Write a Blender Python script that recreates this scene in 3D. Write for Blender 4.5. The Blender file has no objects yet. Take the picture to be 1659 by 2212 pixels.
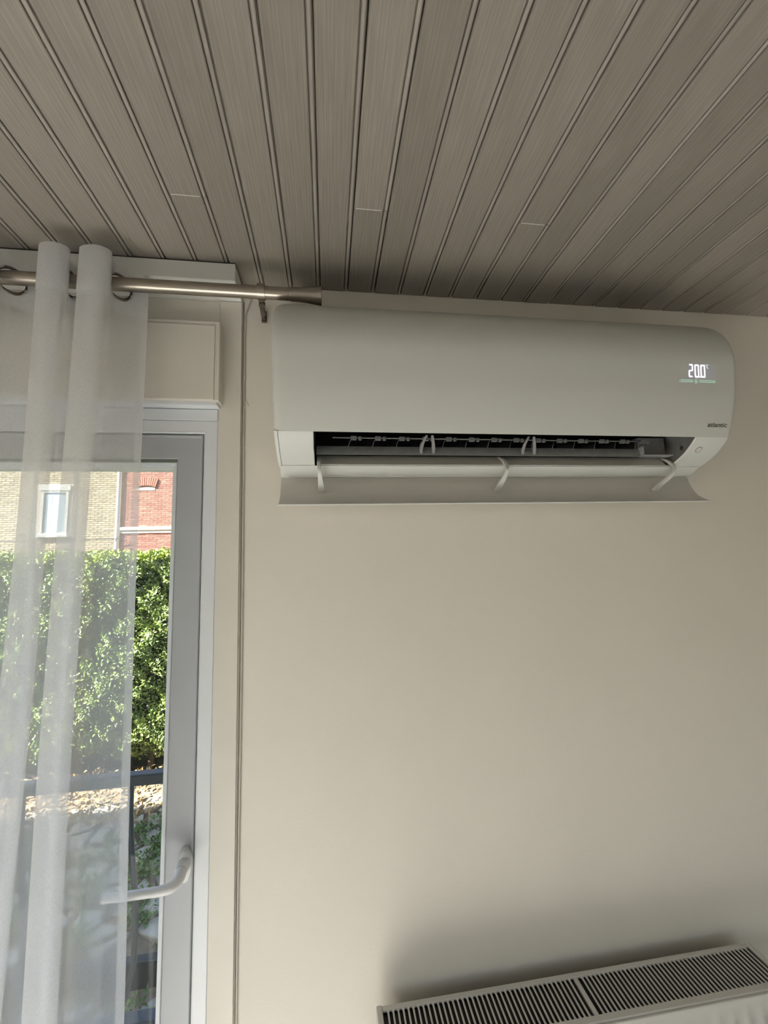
import bpy, bmesh, math, random
import numpy as np
from mathutils import Vector, Matrix

random.seed(7)
rng = np.random.default_rng(7)
S = bpy.context.scene
COL = S.collection
R = math.radians

# ------------------------------------------------------------------ camera
F_PX, YAW, PITCH, ROLL = 894.51, 0.136806, 0.116251, -0.027575
cam_d = bpy.data.cameras.new('camera')
cam = bpy.data.objects.new('camera', cam_d)
COL.objects.link(cam)
cam_d.sensor_fit = 'VERTICAL'
cam_d.sensor_height = 24.0
cam_d.lens = 24.0 * F_PX / 2212.0
cam_d.clip_start = 0.02
cam_d.clip_end = 300
fw = Vector((math.sin(YAW) * math.cos(PITCH), math.cos(YAW) * math.cos(PITCH), math.sin(PITCH)))
r0 = Vector((math.cos(YAW), -math.sin(YAW), 0))
u0 = r0.cross(fw)
rt = r0 * math.cos(ROLL) + u0 * math.sin(ROLL)
up = -r0 * math.sin(ROLL) + u0 * math.cos(ROLL)
m = Matrix((rt, up, -fw)).transposed().to_4x4()
m.translation = Vector((0, -1.0, 1.75))
cam.matrix_world = m
S.camera = cam

# ------------------------------------------------------------------ world, sun, exposure
S.view_settings.view_transform = 'Standard'
S.view_settings.look = 'None'
S.view_settings.gamma = 1.0
S.view_settings.use_curve_mapping = False
S.view_settings.exposure = 0.95
S.cycles.max_bounces = 6
S.cycles.diffuse_bounces = 4
S.cycles.glossy_bounces = 3
S.cycles.transparent_max_bounces = 16
S.cycles.caustics_reflective = False
S.cycles.caustics_refractive = False

SUN_AZ, SUN_EL = 65.0, 42.0          # azimuth measured from +y (out of the garden door) towards +x
wd = bpy.data.worlds.new('daylight')
S.world = wd
wd.use_nodes = True
nt = wd.node_tree
sky = nt.nodes.new('ShaderNodeTexSky')
sky.sky_type = 'NISHITA'
sky.sun_disc = False
sky.sun_elevation = R(SUN_EL)
sky.sun_rotation = R(SUN_AZ + 180)
sky.air_density = 1.0
sky.dust_density = 1.0
nt.links.new(sky.outputs[0], nt.nodes['Background'].inputs[0])
nt.nodes['Background'].inputs[1].default_value = 0.26
sun_d = bpy.data.lights.new('sun', 'SUN')
sun_d.energy = 19.0
sun_d.angle = R(0.55)
sun_d.color = (1.0, 0.985, 0.95)
sun = bpy.data.objects.new('sun', sun_d)
COL.objects.link(sun)
sdir = Vector((math.sin(R(SUN_AZ)) * math.cos(R(SUN_EL)), math.cos(R(SUN_AZ)) * math.cos(R(SUN_EL)), -math.sin(R(SUN_EL))))
sun.rotation_euler = sdir.to_track_quat('-Z', 'Y').to_euler()
sun.location = (-6, -4, 8)

# window in the left wall that lets the sun onto the floor
WIN_Y0, WIN_Y1, WIN_Z0, WIN_Z1 = -2.35, -1.2, 0.35, 2.2
LEFT_X, RIGHT_X, BACK_Y, CEIL_Z = -1.95, 1.85, -3.5, 2.4427
BWX0, BWX1, BWZ0, BWZ1 = 0.5, 1.15, 0.75, 2.2  # unseen back opening, added to let in frontal fill light
DOOR_X0, DOOR_X1, DOOR_Z1 = -1.13, -0.2555, 2.118


def portal(name, loc, rot, sx, sy):
    d = bpy.data.lights.new(name, 'AREA')
    d.shape = 'RECTANGLE'
    d.size, d.size_y = sx, sy
    d.cycles.is_portal = True
    o = bpy.data.objects.new(name, d)
    COL.objects.link(o)
    o.location = loc
    o.rotation_euler = rot


portal('sky_portal_door', ((DOOR_X0 + DOOR_X1) / 2, 0.3, 1.05), (R(-90), 0, 0), 0.9, 2.1)
portal('sky_portal_window', (LEFT_X - 0.26, (WIN_Y0 + WIN_Y1) / 2, 1.275), (0, R(-90), 0), 1.85, 1.15)

portal('sky_portal_fill', ((BWX0 + BWX1) / 2, BACK_Y - 0.21, (BWZ0 + BWZ1) / 2), (R(90), 0, 0), 0.65, 1.45)  # sky portal for the added back opening

# ------------------------------------------------------------------ materials
def lin(c):
    return tuple(((v / 255) / 12.92 if v / 255 <= 0.04045 else ((v / 255 + 0.055) / 1.055) ** 2.4) for v in c)


def mat(name, col, rough=0.5, metal=0.0, noise=0.0, scale=30.0, bump=0.0, bscale=200.0, stretch=None, spec=0.5, island=None, objrand=0.0):
    mt = bpy.data.materials.new(name)
    mt.use_nodes = True
    n, l = mt.node_tree.nodes, mt.node_tree.links
    b = n['Principled BSDF']
    b.inputs['Base Color'].default_value = (*col, 1)
    b.inputs['Roughness'].default_value = rough
    b.inputs['Metallic'].default_value = metal
    b.inputs['Specular IOR Level'].default_value = spec
    tc = n.new('ShaderNodeTexCoord')
    src = tc.outputs['Object']
    if stretch:
        mp = n.new('ShaderNodeMapping')
        mp.inputs['Scale'].default_value = stretch
        l.new(src, mp.inputs[0])
        src = mp.outputs[0]
    cur = None
    if noise > 0:
        t = n.new('ShaderNodeTexNoise')
        t.inputs['Scale'].default_value = scale
        t.inputs['Detail'].default_value = 4
        l.new(src, t.inputs['Vector'])
        mr = n.new('ShaderNodeMapRange')
        mr.inputs[1].default_value, mr.inputs[2].default_value = 0.3, 0.7
        mr.inputs[3].default_value, mr.inputs[4].default_value = 1 - noise, 1 + noise
        l.new(t.outputs[0], mr.inputs[0])
        hv = n.new('ShaderNodeHueSaturation')
        hv.inputs['Color'].default_value = (*col, 1)
        l.new(mr.outputs[0], hv.inputs['Value'])
        cur = hv
    if island:
        g = n.new('ShaderNodeNewGeometry')
        cr = n.new('ShaderNodeValToRGB')
        els = cr.color_ramp.elements
        while len(els) < len(island):
            els.new(0.5)
        for i, c in enumerate(island):
            els[i].position = i / (len(island) - 1)
            els[i].color = (*c, 1)
        l.new(g.outputs['Random Per Island'], cr.inputs[0])
        if cur:
            l.new(cr.outputs[0], cur.inputs['Color'])
        else:
            cur = cr
    if objrand > 0:
        oi = n.new('ShaderNodeObjectInfo')
        mr2 = n.new('ShaderNodeMapRange')
        mr2.inputs[3].default_value, mr2.inputs[4].default_value = 1 - objrand, 1 + objrand
        l.new(oi.outputs['Random'], mr2.inputs[0])
        hv2 = n.new('ShaderNodeHueSaturation')
        hv2.inputs['Color'].default_value = (*col, 1)
        if cur:
            l.new(cur.outputs[0], hv2.inputs['Color'])
        l.new(mr2.outputs[0], hv2.inputs['Value'])
        cur = hv2
    if cur:
        l.new(cur.outputs[0], b.inputs['Base Color'])
    if bump > 0:
        t2 = n.new('ShaderNodeTexNoise')
        t2.inputs['Scale'].default_value = bscale
        t2.inputs['Detail'].default_value = 3
        l.new(src, t2.inputs['Vector'])
        bp = n.new('ShaderNodeBump')
        bp.inputs['Strength'].default_value = bump
        bp.inputs['Distance'].default_value = 0.002
        l.new(t2.outputs[0], bp.inputs['Height'])
        l.new(bp.outputs[0], b.inputs['Normal'])
    return mt


M = {}
M['wall'] = mat('wall_paint', (0.76, 0.72, 0.635), 0.75, noise=0.015, scale=3, bump=0.12, bscale=160)
M['room'] = mat('room_paint', (0.78, 0.77, 0.74), 0.8, noise=0.02, scale=3)
M['cream'] = mat('cream_paint', (0.72, 0.685, 0.605), 0.5, noise=0.03, scale=6, bump=0.08, bscale=90)
M['trimwhite'] = mat('white_trim_paint', (0.78, 0.77, 0.73), 0.45, noise=0.02, scale=8)
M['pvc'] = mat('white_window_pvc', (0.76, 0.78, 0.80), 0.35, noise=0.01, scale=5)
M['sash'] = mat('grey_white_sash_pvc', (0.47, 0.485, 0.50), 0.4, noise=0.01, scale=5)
M['acwhite'] = mat('air_conditioner_white', (0.72, 0.73, 0.69), 0.45, noise=0.008, scale=4)
M['acpanel'] = mat('air_conditioner_panel', (0.62, 0.63, 0.585), 0.42, noise=0.008, scale=4)
M['acflap'] = mat('air_conditioner_flap', (0.66, 0.645, 0.60), 0.4)
M['acgrey'] = mat('inner_grey_plastic', (0.20, 0.205, 0.20), 0.4, noise=0.1, scale=60)
M['acclear'] = mat('translucent_clip_plastic', (0.34, 0.34, 0.34), 0.25)
M['acdark'] = mat('cavity_black', (0.006, 0.006, 0.007), 0.6)
M['vane'] = mat('dark_vane', (0.025, 0.028, 0.03), 0.3)
M['black'] = mat('mark_black', (0.02, 0.02, 0.018), 0.7)  # plain black, used for the tray mark
M['logo'] = mat('logo_grey_print', (0.055, 0.05, 0.045), 0.5)
M['nickel'] = mat('brushed_nickel', (0.40, 0.355, 0.30), 0.32, metal=1.0, noise=0.06, scale=60, stretch=(0.4, 12, 12))
M['nickel_dark'] = mat('dark_nickel', (0.20, 0.175, 0.15), 0.38, metal=1.0)
M['radiator'] = mat('radiator_enamel', (0.62, 0.60, 0.55), 0.4)
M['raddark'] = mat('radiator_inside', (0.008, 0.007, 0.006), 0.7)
M['cable'] = mat('cable_sheath', (0.56, 0.52, 0.45), 0.5)
M['cable_dark'] = mat('cable_brown', (0.30, 0.26, 0.21), 0.6)
M['handle'] = mat('handle_white', (0.74, 0.74, 0.73), 0.35)
M['iron'] = mat('painted_iron', (0.028, 0.034, 0.042), 0.45)
M['floor'] = mat('pale_floor', (0.66, 0.645, 0.61), 0.5, noise=0.06, scale=6, stretch=(8, 1, 1))
M['render'] = mat('house_render', (0.55, 0.52, 0.47), 0.9)

# ceiling planks: pale washed lambris with grain along the board
M['plank'] = mat('washed_plank', (0.31, 0.28, 0.238), 0.5, noise=0.17, scale=9, stretch=(44, 1.0, 6), bump=0.12, bscale=30, objrand=0.10)
nt_ = M['plank'].node_tree
M['bead'] = mat('washed_plank_bead', (0.385, 0.352, 0.305), 0.5, noise=0.12, scale=9, stretch=(20, 1.0, 6), objrand=0.10)
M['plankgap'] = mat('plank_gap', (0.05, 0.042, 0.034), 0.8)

M['brick_red'] = mat('red_brick', (0.42, 0.16, 0.10), 0.9, island=[(0.26, 0.095, 0.065), (0.32, 0.13, 0.09), (0.21, 0.075, 0.055), (0.36, 0.16, 0.115)], noise=0.1, scale=12)
M['mortar'] = mat('pale_mortar', (0.58, 0.50, 0.40), 0.95)
M['brick_cream'] = mat('cream_brick', (0.5, 0.44, 0.32), 0.9, island=[(0.30, 0.25, 0.16), (0.36, 0.30, 0.20), (0.25, 0.20, 0.13), (0.39, 0.33, 0.24)], noise=0.1, scale=12)
M['stonewhite'] = mat('white_stone', (0.72, 0.70, 0.66), 0.8)
M['farglass'] = mat('far_window_glass', (0.35, 0.45, 0.52), 0.1)
M['leaf'] = mat('hedge_leaf', (0.1, 0.2, 0.03), 0.36, island=[(0.09, 0.15, 0.035), (0.24, 0.30, 0.07), (0.14, 0.21, 0.055), (0.34, 0.39, 0.12), (0.19, 0.26, 0.07), (0.40, 0.44, 0.16)])
M['leaf_top'] = mat('young_hedge_leaf', (0.3, 0.36, 0.05), 0.4, island=[(0.22, 0.30, 0.04), (0.36, 0.40, 0.06), (0.28, 0.35, 0.05)])
M['twig'] = mat('hedge_twig', (0.035, 0.028, 0.02), 0.9)
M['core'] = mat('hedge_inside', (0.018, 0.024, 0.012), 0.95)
M['soil'] = mat('dry_soil', (0.17, 0.13, 0.09), 0.95, noise=0.25, scale=14)
M['stone'] = mat('paving_sandstone', (0.37, 0.335, 0.28), 0.9, noise=0.16, scale=9, bump=0.6, bscale=40, objrand=0.16)
M['weed'] = mat('weed_leaf', (0.1, 0.16, 0.04), 0.5, island=[(0.07, 0.13, 0.03), (0.15, 0.23, 0.05), (0.10, 0.17, 0.04)])
M['drystuff'] = mat('dry_leaf', (0.40, 0.24, 0.09), 0.8, island=[(0.42, 0.24, 0.08), (0.52, 0.36, 0.17), (0.30, 0.19, 0.08)])


def emit(name, col, st):
    mt = bpy.data.materials.new(name)
    mt.use_nodes = True
    b = mt.node_tree.nodes['Principled BSDF']
    b.inputs['Base Color'].default_value = (*col, 1)
    b.inputs['Emission Color'].default_value = (*col, 1)
    b.inputs['Emission Strength'].default_value = st
    return mt


M['digit'] = emit('lit_digit', (0.93, 0.93, 1.0), 0.62)
M['digit_dim'] = emit('lit_symbol', (0.80, 0.83, 0.90), 0.4)
M['bar'] = emit('lit_green_bar', (0.42, 0.66, 0.46), 0.3)
M['halo'] = emit('display_window', (0.52, 0.53, 0.56), 0.04)


def sheer(name, alpha, tcol=(0.93, 0.93, 0.93)):
    mt = bpy.data.materials.new(name)
    mt.use_nodes = True
    n, l = mt.node_tree.nodes, mt.node_tree.links
    for x in list(n):
        if x.type != 'OUTPUT_MATERIAL':
            n.remove(x)
    out = [x for x in n if x.type == 'OUTPUT_MATERIAL'][0]
    tr = n.new('ShaderNodeBsdfTransparent')
    df = n.new('ShaderNodeBsdfDiffuse')
    df.inputs[0].default_value = (*tcol, 1)
    tl = n.new('ShaderNodeBsdfTranslucent')
    tl.inputs[0].default_value = (*tcol, 1)
    mx = n.new('ShaderNodeMixShader')
    mx.inputs[0].default_value = 0.52
    l.new(df.outputs[0], mx.inputs[1])
    l.new(tl.outputs[0], mx.inputs[2])
    # woven thread: denser and thinner threads in both directions
    tc = n.new('ShaderNodeTexCoord')
    mp = n.new('ShaderNodeMapping')
    mp.inputs['Scale'].default_value = (1.0, 1.0, 0.35)
    l.new(tc.outputs['Object'], mp.inputs[0])
    t = n.new('ShaderNodeTexNoise')
    t.inputs['Scale'].default_value = 700
    t.inputs['Detail'].default_value = 2
    l.new(mp.outputs[0], t.inputs['Vector'])
    mr = n.new('ShaderNodeMapRange')
    mr.inputs[1].default_value, mr.inputs[2].default_value = 0.3, 0.7
    mr.inputs[3].default_value, mr.inputs[4].default_value = alpha - 0.03, alpha + 0.03
    l.new(t.outputs[0], mr.inputs[0])
    m2 = n.new('ShaderNodeMixShader')
    l.new(mr.outputs[0], m2.inputs[0])
    l.new(tr.outputs[0], m2.inputs[1])
    l.new(mx.outputs[0], m2.inputs[2])
    l.new(m2.outputs[0], out.inputs[0])
    return mt


M['sheer'] = sheer('sheer_voile', 0.46)
M['sheer_hem'] = sheer('sheer_voile_hem', 0.48)

gm = bpy.data.materials.new('window_glass')
gm.use_nodes = True
n, l = gm.node_tree.nodes, gm.node_tree.links
n.remove(n['Principled BSDF'])
tr = n.new('ShaderNodeBsdfTransparent')
tr.inputs[0].default_value = (0.93, 0.96, 0.95, 1)
gl = n.new('ShaderNodeBsdfGlossy')
gl.inputs['Roughness'].default_value = 0.0
mx = n.new('ShaderNodeMixShader')
mx.inputs[0].default_value = 0.018
l.new(tr.outputs[0], mx.inputs[1])
l.new(gl.outputs[0], mx.inputs[2])
l.new(mx.outputs[0], n['Material Output'].inputs[0])
M['glass'] = gm

# ------------------------------------------------------------------ mesh helpers
class MB:
    def __init__(self):
        self.v, self.f = [], []

    def add(self, vs, fs):
        o = len(self.v)
        self.v += [tuple(x) for x in vs]
        self.f += [tuple(i + o for i in f) for f in fs]
        return self

    def box(self, x0, x1, y0, y1, z0, z1):
        vs = [(x, y, z) for z in (z0, z1) for y in (y0, y1) for x in (x0, x1)]
        return self.add(vs, [(0, 2, 3, 1), (4, 5, 7, 6), (0, 1, 5, 4), (2, 6, 7, 3), (0, 4, 6, 2), (1, 3, 7, 5)])

    def extrude_x(self, prof, x0, x1, closed=True, caps=True):
        k = len(prof)
        vs = [(x0, y, z) for y, z in prof] + [(x1, y, z) for y, z in prof]
        fs = [(i, (i + 1) % k, k + (i + 1) % k, k + i) for i in range(k if closed else k - 1)]
        if caps and closed:
            fs += [tuple(range(k - 1, -1, -1)), tuple(range(k, 2 * k))]
        return self.add(vs, fs)

    def loft(self, rings, closed=True, caps=True):
        k = len(rings[0])
        vs = [p for r in rings for p in r]
        fs = []
        for a in range(len(rings) - 1):
            for i in range(k if closed else k - 1):
                j = (i + 1) % k
                fs.append((a * k + i, a * k + j, (a + 1) * k + j, (a + 1) * k + i))
        if caps and closed:
            fs += [tuple(range(k - 1, -1, -1)), tuple(range((len(rings) - 1) * k, len(rings) * k))]
        return self.add(vs, fs)

    def tube(self, pts, rad, seg=12, caps=True, squash=1.0):
        pts = [Vector(p) for p in pts]
        rads = rad if isinstance(rad, (list, tuple)) else [rad] * len(pts)
        rings = []
        ref = Vector((0, 0, 1))
        t0 = (pts[1] - pts[0]).normalized()
        if abs(t0.dot(ref)) > 0.9:
            ref = Vector((1, 0, 0))
        nrm = (ref - t0 * ref.dot(t0)).normalized()
        for i, p in enumerate(pts):
            t = (pts[min(i + 1, len(pts) - 1)] - pts[max(i - 1, 0)]).normalized()
            nrm = (nrm - t * nrm.dot(t)).normalized()
            b = t.cross(nrm)
            rings.append([tuple(p + (nrm * math.cos(2 * math.pi * k / seg) + b * math.sin(2 * math.pi * k / seg) * squash) * rads[i]) for k in range(seg)])
        return self.loft(rings, True, caps)

    def lathe_x(self, prof, cy, cz, seg=40):
        rings = [[(x, cy + r * math.cos(2 * math.pi * k / seg), cz + r * math.sin(2 * math.pi * k / seg)) for k in range(seg)] for x, r in prof]
        return self.loft(rings, True, True)

    def ring(self, x0, x1, z0, z1, prof):
        """mitred rectangular frame; prof = closed list of (inset, y)"""
        k = len(prof)
        vs = []
        for sx, sz in ((0, 0), (1, 0), (1, 1), (0, 1)):
            for d, y in prof:
                vs.append((x1 - d if sx else x0 + d, y, z1 - d if sz else z0 + d))
        fs = []
        for c in range(4):
            e = (c + 1) % 4
            for i in range(k):
                j = (i + 1) % k
                fs.append((c * k + i, e * k + i, e * k + j, c * k + j))
        return self.add(vs, fs)

    def build(self, name, material, parent=None, smooth=False, bevel=0.0, bseg=2, autosmooth=None):
        me = bpy.data.meshes.new(name)
        me.from_pydata(self.v, [], self.f)
        bm = bmesh.new()
        bm.from_mesh(me)
        bmesh.ops.recalc_face_normals(bm, faces=bm.faces)
        bm.to_mesh(me)
        bm.free()
        if smooth:
            me.polygons.foreach_set('use_smooth', [True] * len(me.polygons))
        me.materials.append(M[material])
        o = bpy.data.objects.new(name, me)
        COL.objects.link(o)
        if parent:
            o.parent = parent
        if bevel:
            md = o.modifiers.new('bevel', 'BEVEL')
            md.width = bevel
            md.segments = bseg
            md.limit_method = 'ANGLE'
            md.angle_limit = R(35)
        if autosmooth:
            md = o.modifiers.new('split', 'EDGE_SPLIT')
            md.split_angle = R(autosmooth)
        return o


def empty(name, loc=(0, 0, 0)):
    o = bpy.data.objects.new(name, None)
    COL.objects.link(o)
    o.location = loc
    o.empty_display_size = 0.05
    return o


def tag(o, label, cat, group=None, kind=None):
    o['label'] = label
    if cat:
        o['category'] = cat
    if group:
        o['group'] = group
    if kind:
        o['kind'] = kind
    return o


def struct(o, label=None):
    o['kind'] = 'structure'
    if label:
        o['label'] = label
    return o


def keep(child, parent):
    """parent under an Empty that may sit away from the origin, keeping world place"""
    child.parent = parent
    child.matrix_parent_inverse = Matrix.Translation(parent.location).inverted()
    return child


def cat_rom(pts, n=6):
    out = []
    P = [np.array(p, float) for p in pts]
    for i in range(len(P) - 1):
        a, b, c, d = P[max(i - 1, 0)], P[i], P[i + 1], P[min(i + 2, len(P) - 1)]
        for k in range(n):
            t = k / n
            out.append(tuple(0.5 * ((2 * b) + (c - a) * t + (2 * a - 5 * b + 4 * c - d) * t * t + (3 * b - a - 3 * c + d) * t ** 3)))
    out.append(tuple(P[-1]))
    return out


# ------------------------------------------------------------------ room shell
struct(MB().box(LEFT_X - 0.25, RIGHT_X + 0.2, BACK_Y - 0.2, 0.25, -0.12, 0.0).build('floor', 'floor'), 'light oak floor of the room')

wf = MB()
wf.box(DOOR_X1, RIGHT_X + 0.2, 0.0, 0.25, 0.0, 2.7)
wf.box(LEFT_X - 0.25, DOOR_X0, 0.0, 0.25, 0.0, 2.7)
wf.box(DOOR_X0, DOOR_X1, 0.0, 0.25, DOOR_Z1, 2.7)
struct(wf.build('wall_front', 'wall'), 'matt warm white wall carrying the air conditioner')
wl = MB()
wl.box(LEFT_X - 0.25, LEFT_X, BACK_Y, WIN_Y0, 0, 2.7)
wl.box(LEFT_X - 0.25, LEFT_X, WIN_Y1, 0.0, 0, 2.7)
wl.box(LEFT_X - 0.25, LEFT_X, WIN_Y0, WIN_Y1, WIN_Z1, 2.7)
wl.box(LEFT_X - 0.25, LEFT_X, WIN_Y0, WIN_Y1, 0, WIN_Z0)
struct(wl.build('wall_left', 'room'), 'warm white side wall with an open window')
struct(MB().box(RIGHT_X, RIGHT_X + 0.2, BACK_Y, 0.0, 0, 2.7).build('wall_right', 'room'), 'warm white right side wall')
wb = MB()
wb.box(LEFT_X - 0.25, BWX0, BACK_Y - 0.2, BACK_Y, 0, 2.7)
wb.box(BWX1, RIGHT_X + 0.2, BACK_Y - 0.2, BACK_Y, 0, 2.7)
wb.box(BWX0, BWX1, BACK_Y - 0.2, BACK_Y, 0, BWZ0)
wb.box(BWX0, BWX1, BACK_Y - 0.2, BACK_Y, BWZ1, 2.7)
struct(wb.build('wall_back', 'room'), 'warm white back wall with an added opening for fill light')
struct(MB().ring(BWX0, BWX1, BWZ0, BWZ1, [(0, BACK_Y - 0.05), (0, BACK_Y - 0.11), (0.045, BACK_Y - 0.11), (0.045, BACK_Y - 0.05)]).build('fill_window', 'pvc'), 'white frame of the added fill-light opening')
# window frame on the left wall (open leaf, nothing in the way of the sun)
wfr = MB()
for a, b in ((WIN_Y0, WIN_Y0 + 0.04), (WIN_Y1 - 0.04, WIN_Y1)):
    wfr.box(LEFT_X - 0.12, LEFT_X - 0.05, a, b, WIN_Z0, WIN_Z1)
wfr.box(LEFT_X - 0.12, LEFT_X - 0.05, WIN_Y0, WIN_Y1, WIN_Z1 - 0.04, WIN_Z1)
struct(wfr.build('window_1', 'pvc'), 'white frame of the open side window')
# upper storey, plus an added unseen wing wall built only to shade the paving
up_ = MB()
up_.box(LEFT_X - 0.25, RIGHT_X + 0.4, BACK_Y - 0.2, 0.25, 2.75, 5.75)
up_.box(-9.5, LEFT_X - 0.25, 0.0, 0.25, -0.4, 5.75)
struct(up_.build('wall_exterior_and_shade', 'render'), 'rendered upper storey of the house with an added shading wall')

# ceiling: dark backing + planks
ceil = struct(MB().box(LEFT_X, RIGHT_X, BACK_Y, 0.0, CEIL_Z + 0.014, CEIL_Z + 0.1).build('ceiling', 'plankgap'),
              'ceiling of pale washed wooden planks with beaded joints')
PITCH_P = 0.0693
X_SEAM = -0.0155           # centre of one joint
pw = PITCH_P
prof = [(0.0, 0.005), (0.0003, 0.0016), (0.0022, 0.0), (0.0570, 0.0), (0.0582, 0.0012), (0.0586, 0.0055), (0.0600, 0.0055),
        (0.0604, 0.0012), (0.0618, 0.0002), (0.0648, 0.0002), (0.0663, 0.0012), (0.0667, 0.006), (0.0681, 0.0062), (0.0681, 0.011), (0.0, 0.011)]


def plank_mesh(y0, y1):
    b = MB()
    k = len(prof)
    ys = [y0, y1]
    vs = [(x, y, z) for y in ys for x, z in prof]
    fs = [(i, (i + 1) % k, k + (i + 1) % k, k + i) for i in range(k)]
    fs += [tuple(range(k)), tuple(range(2 * k - 1, k - 1, -1))]
    b.add(vs, fs)
    me = bpy.data.meshes.new('plank')
    me.from_pydata(b.v, [], b.f)
    me.validate()
    me.materials.append(M['plank'])
    me.materials.append(M['bead'])
    for i in range(7, 11):
        me.polygons[i].material_index = 1
    return me


full_mesh = plank_mesh(-3.49, -0.0015)
# boards with a butt joint the photo shows: index of the seam to the left of the board -> y of the joint
JOINTS = {}


def plank_at(idx, me, dy=0.0):
    o = bpy.data.objects.new('plank', me)
    COL.objects.link(o)
    o.parent = ceil
    o.location = (X_SEAM + 0.0055 + idx * PITCH_P + random.uniform(-0.0004, 0.0004), dy, CEIL_Z + random.uniform(-0.0004, 0.0008))
    o.rotation_euler = (0, random.uniform(-0.008, 0.008), 0)


# backprojected butt joints (x, y on the ceiling)
for jx, jy in ((-0.254, -0.254), (0.087, -0.258), (0.440, -0.258)):
    JOINTS[int(math.floor((jx - X_SEAM - 0.0055) / PITCH_P))] = jy
i0 = int(math.ceil((LEFT_X - X_SEAM - 0.0055) / PITCH_P))
i1 = int(math.floor((RIGHT_X - X_SEAM - 0.0055) / PITCH_P)) - 1
for i in range(i0, i1 + 1):
    if i in JOINTS:
        plank_at(i, plank_mesh(-3.49, JOINTS[i] - 0.0009))
        plank_at(i, plank_mesh(JOINTS[i] + 0.0009, -0.0015))
        xj = X_SEAM + 0.0055 + i * PITCH_P
        jf = MB().box(xj + 0.003, xj + 0.055, JOINTS[i] - 0.0009, JOINTS[i] + 0.0009, CEIL_Z - 0.0003, CEIL_Z + 0.004).build('joint_filler', 'trimwhite')
        jf.parent = ceil
    else:
        plank_at(i, full_mesh)

# boxed trim under the ceiling, left
tb = MB().box(-1.9, -0.204, -0.081, 0.0, 2.397, CEIL_Z - 0.0032).build('trim_1', 'trimwhite', bevel=0.0015)
gp_ = MB().box(-1.9, -0.2048, -0.0802, 0.0, CEIL_Z - 0.0032, CEIL_Z - 0.0009).build('shadow_gap_strip', 'plankgap', tb)  # dark strip standing in for the shade in the gap above the batten
struct(tb, 'white boxed batten under the ceiling above the curtain rod')
# flat cover board between door frame and cable
cb = MB().box(-0.2553, -0.2035, -0.0035, 0.0, 0.0, 2.396).build('trim_2', 'cream', bevel=0.001)
struct(cb, 'flat cream cover board beside the garden door')
# baseboard
struct(MB().box(-0.2, RIGHT_X, -0.012, 0.0, 0.0, 0.08).build('baseboard_front', 'trimwhite', bevel=0.002), 'white baseboard under the wall')

# roller shutter box
sb = empty('shutter_box', (-0.7, 0, 2.12))
tag(sb, 'cream roller shutter box above the glazed garden door', 'shutter box')
keep(MB().box(-1.22, -0.2465, -0.036, 0.0, 2.127, 2.323).build('housing', 'cream', bevel=0.002), sb)
keep(MB().box(-1.21, -0.2575, -0.0385, -0.036, 2.129, 2.311).build('front_cover', 'cream', bevel=0.0008), sb)
keep(MB().box(-1.22, -0.252, -0.030, -0.001, 2.1185, 2.127).build('bottom_cover', 'pvc', bevel=0.0008), sb)

# ------------------------------------------------------------------ garden door
dr = struct(empty('door_1', ((DOOR_X0 + DOOR_X1) / 2, 0, 0)), 'white glazed garden door with a curved lever handle')
keep(MB().box(DOOR_X0, DOOR_X1, -0.006, 0.06, 2.090, DOOR_Z1 - 0.0005).build('head_strip', 'pvc', bevel=0.0015), dr)
fprof = [(0.0, 0.06), (0.0, -0.003), (0.0015, -0.004), (0.0265, -0.004), (0.0285, -0.0045), (0.030, -0.003), (0.0315, 0.004), (0.0315, 0.06)]
keep(MB().ring(DOOR_X0, DOOR_X1, 0.0, 2.0895, fprof).build('frame', 'pvc'), dr)
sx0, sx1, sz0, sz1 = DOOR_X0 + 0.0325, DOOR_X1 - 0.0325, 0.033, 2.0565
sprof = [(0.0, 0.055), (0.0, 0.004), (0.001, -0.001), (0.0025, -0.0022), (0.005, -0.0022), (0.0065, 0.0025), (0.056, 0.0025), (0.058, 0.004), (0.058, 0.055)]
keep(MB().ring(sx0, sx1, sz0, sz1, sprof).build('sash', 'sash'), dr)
bprof = [(0.0, 0.050), (0.0, 0.003), (0.0010, 0.0012), (0.0034, 0.0012), (0.0046, 0.006), (0.0072, 0.006), (0.0082, 0.0100), (0.0114, 0.0100), (0.0124, 0.018), (0.0124, 0.05)]
keep(MB().ring(sx0 + 0.058, sx1 - 0.058, sz0 + 0.058, sz1 - 0.066, bprof).build('glazing_bead', 'pvc'), dr)
pane = MB().box(sx0 + 0.066, sx1 - 0.066, 0.030, 0.034, sz0 + 0.066, sz1 - 0.074).build('pane', 'glass')
keep(pane, dr)
# handle
hd = MB()
seg = 28
hd.loft([[( -0.3035 + a * math.cos(2 * math.pi * k / seg), y, 1.128 + b * math.sin(2 * math.pi * k / seg)) for k in range(seg)]
         for y, a, b in ((0.003, 0.0155, 0.033), (-0.006, 0.0155, 0.033), (-0.010, 0.013, 0.030), (-0.011, 0.006, 0.02))])
ho = keep(hd.build('handle', 'handle', smooth=True, autosmooth=40), dr)
nk = MB()
nk.tube([(-0.3035, -0.008, 1.134), (-0.3035, -0.024, 1.1335), (-0.3035, -0.030, 1.133)], [0.0135, 0.0125, 0.0125], 20)
nk.tube([(-0.3035, -0.030, 1.133), (-0.3035, -0.0315, 1.1328)], [0.0105, 0.0105], 16)
no = nk.build('neck', 'handle', smooth=True, autosmooth=40)
no.parent = ho
no.matrix_parent_inverse = ho.matrix_world.inverted()
lv = MB()
path = cat_rom([(-0.3035, -0.0312, 1.1325), (-0.302, -0.048, 1.131), (-0.309, -0.062, 1.128), (-0.330, -0.067, 1.1265), (-0.360, -0.067, 1.1255), (-0.400, -0.066, 1.1245), (-0.432, -0.064, 1.124)], 5)
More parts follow.
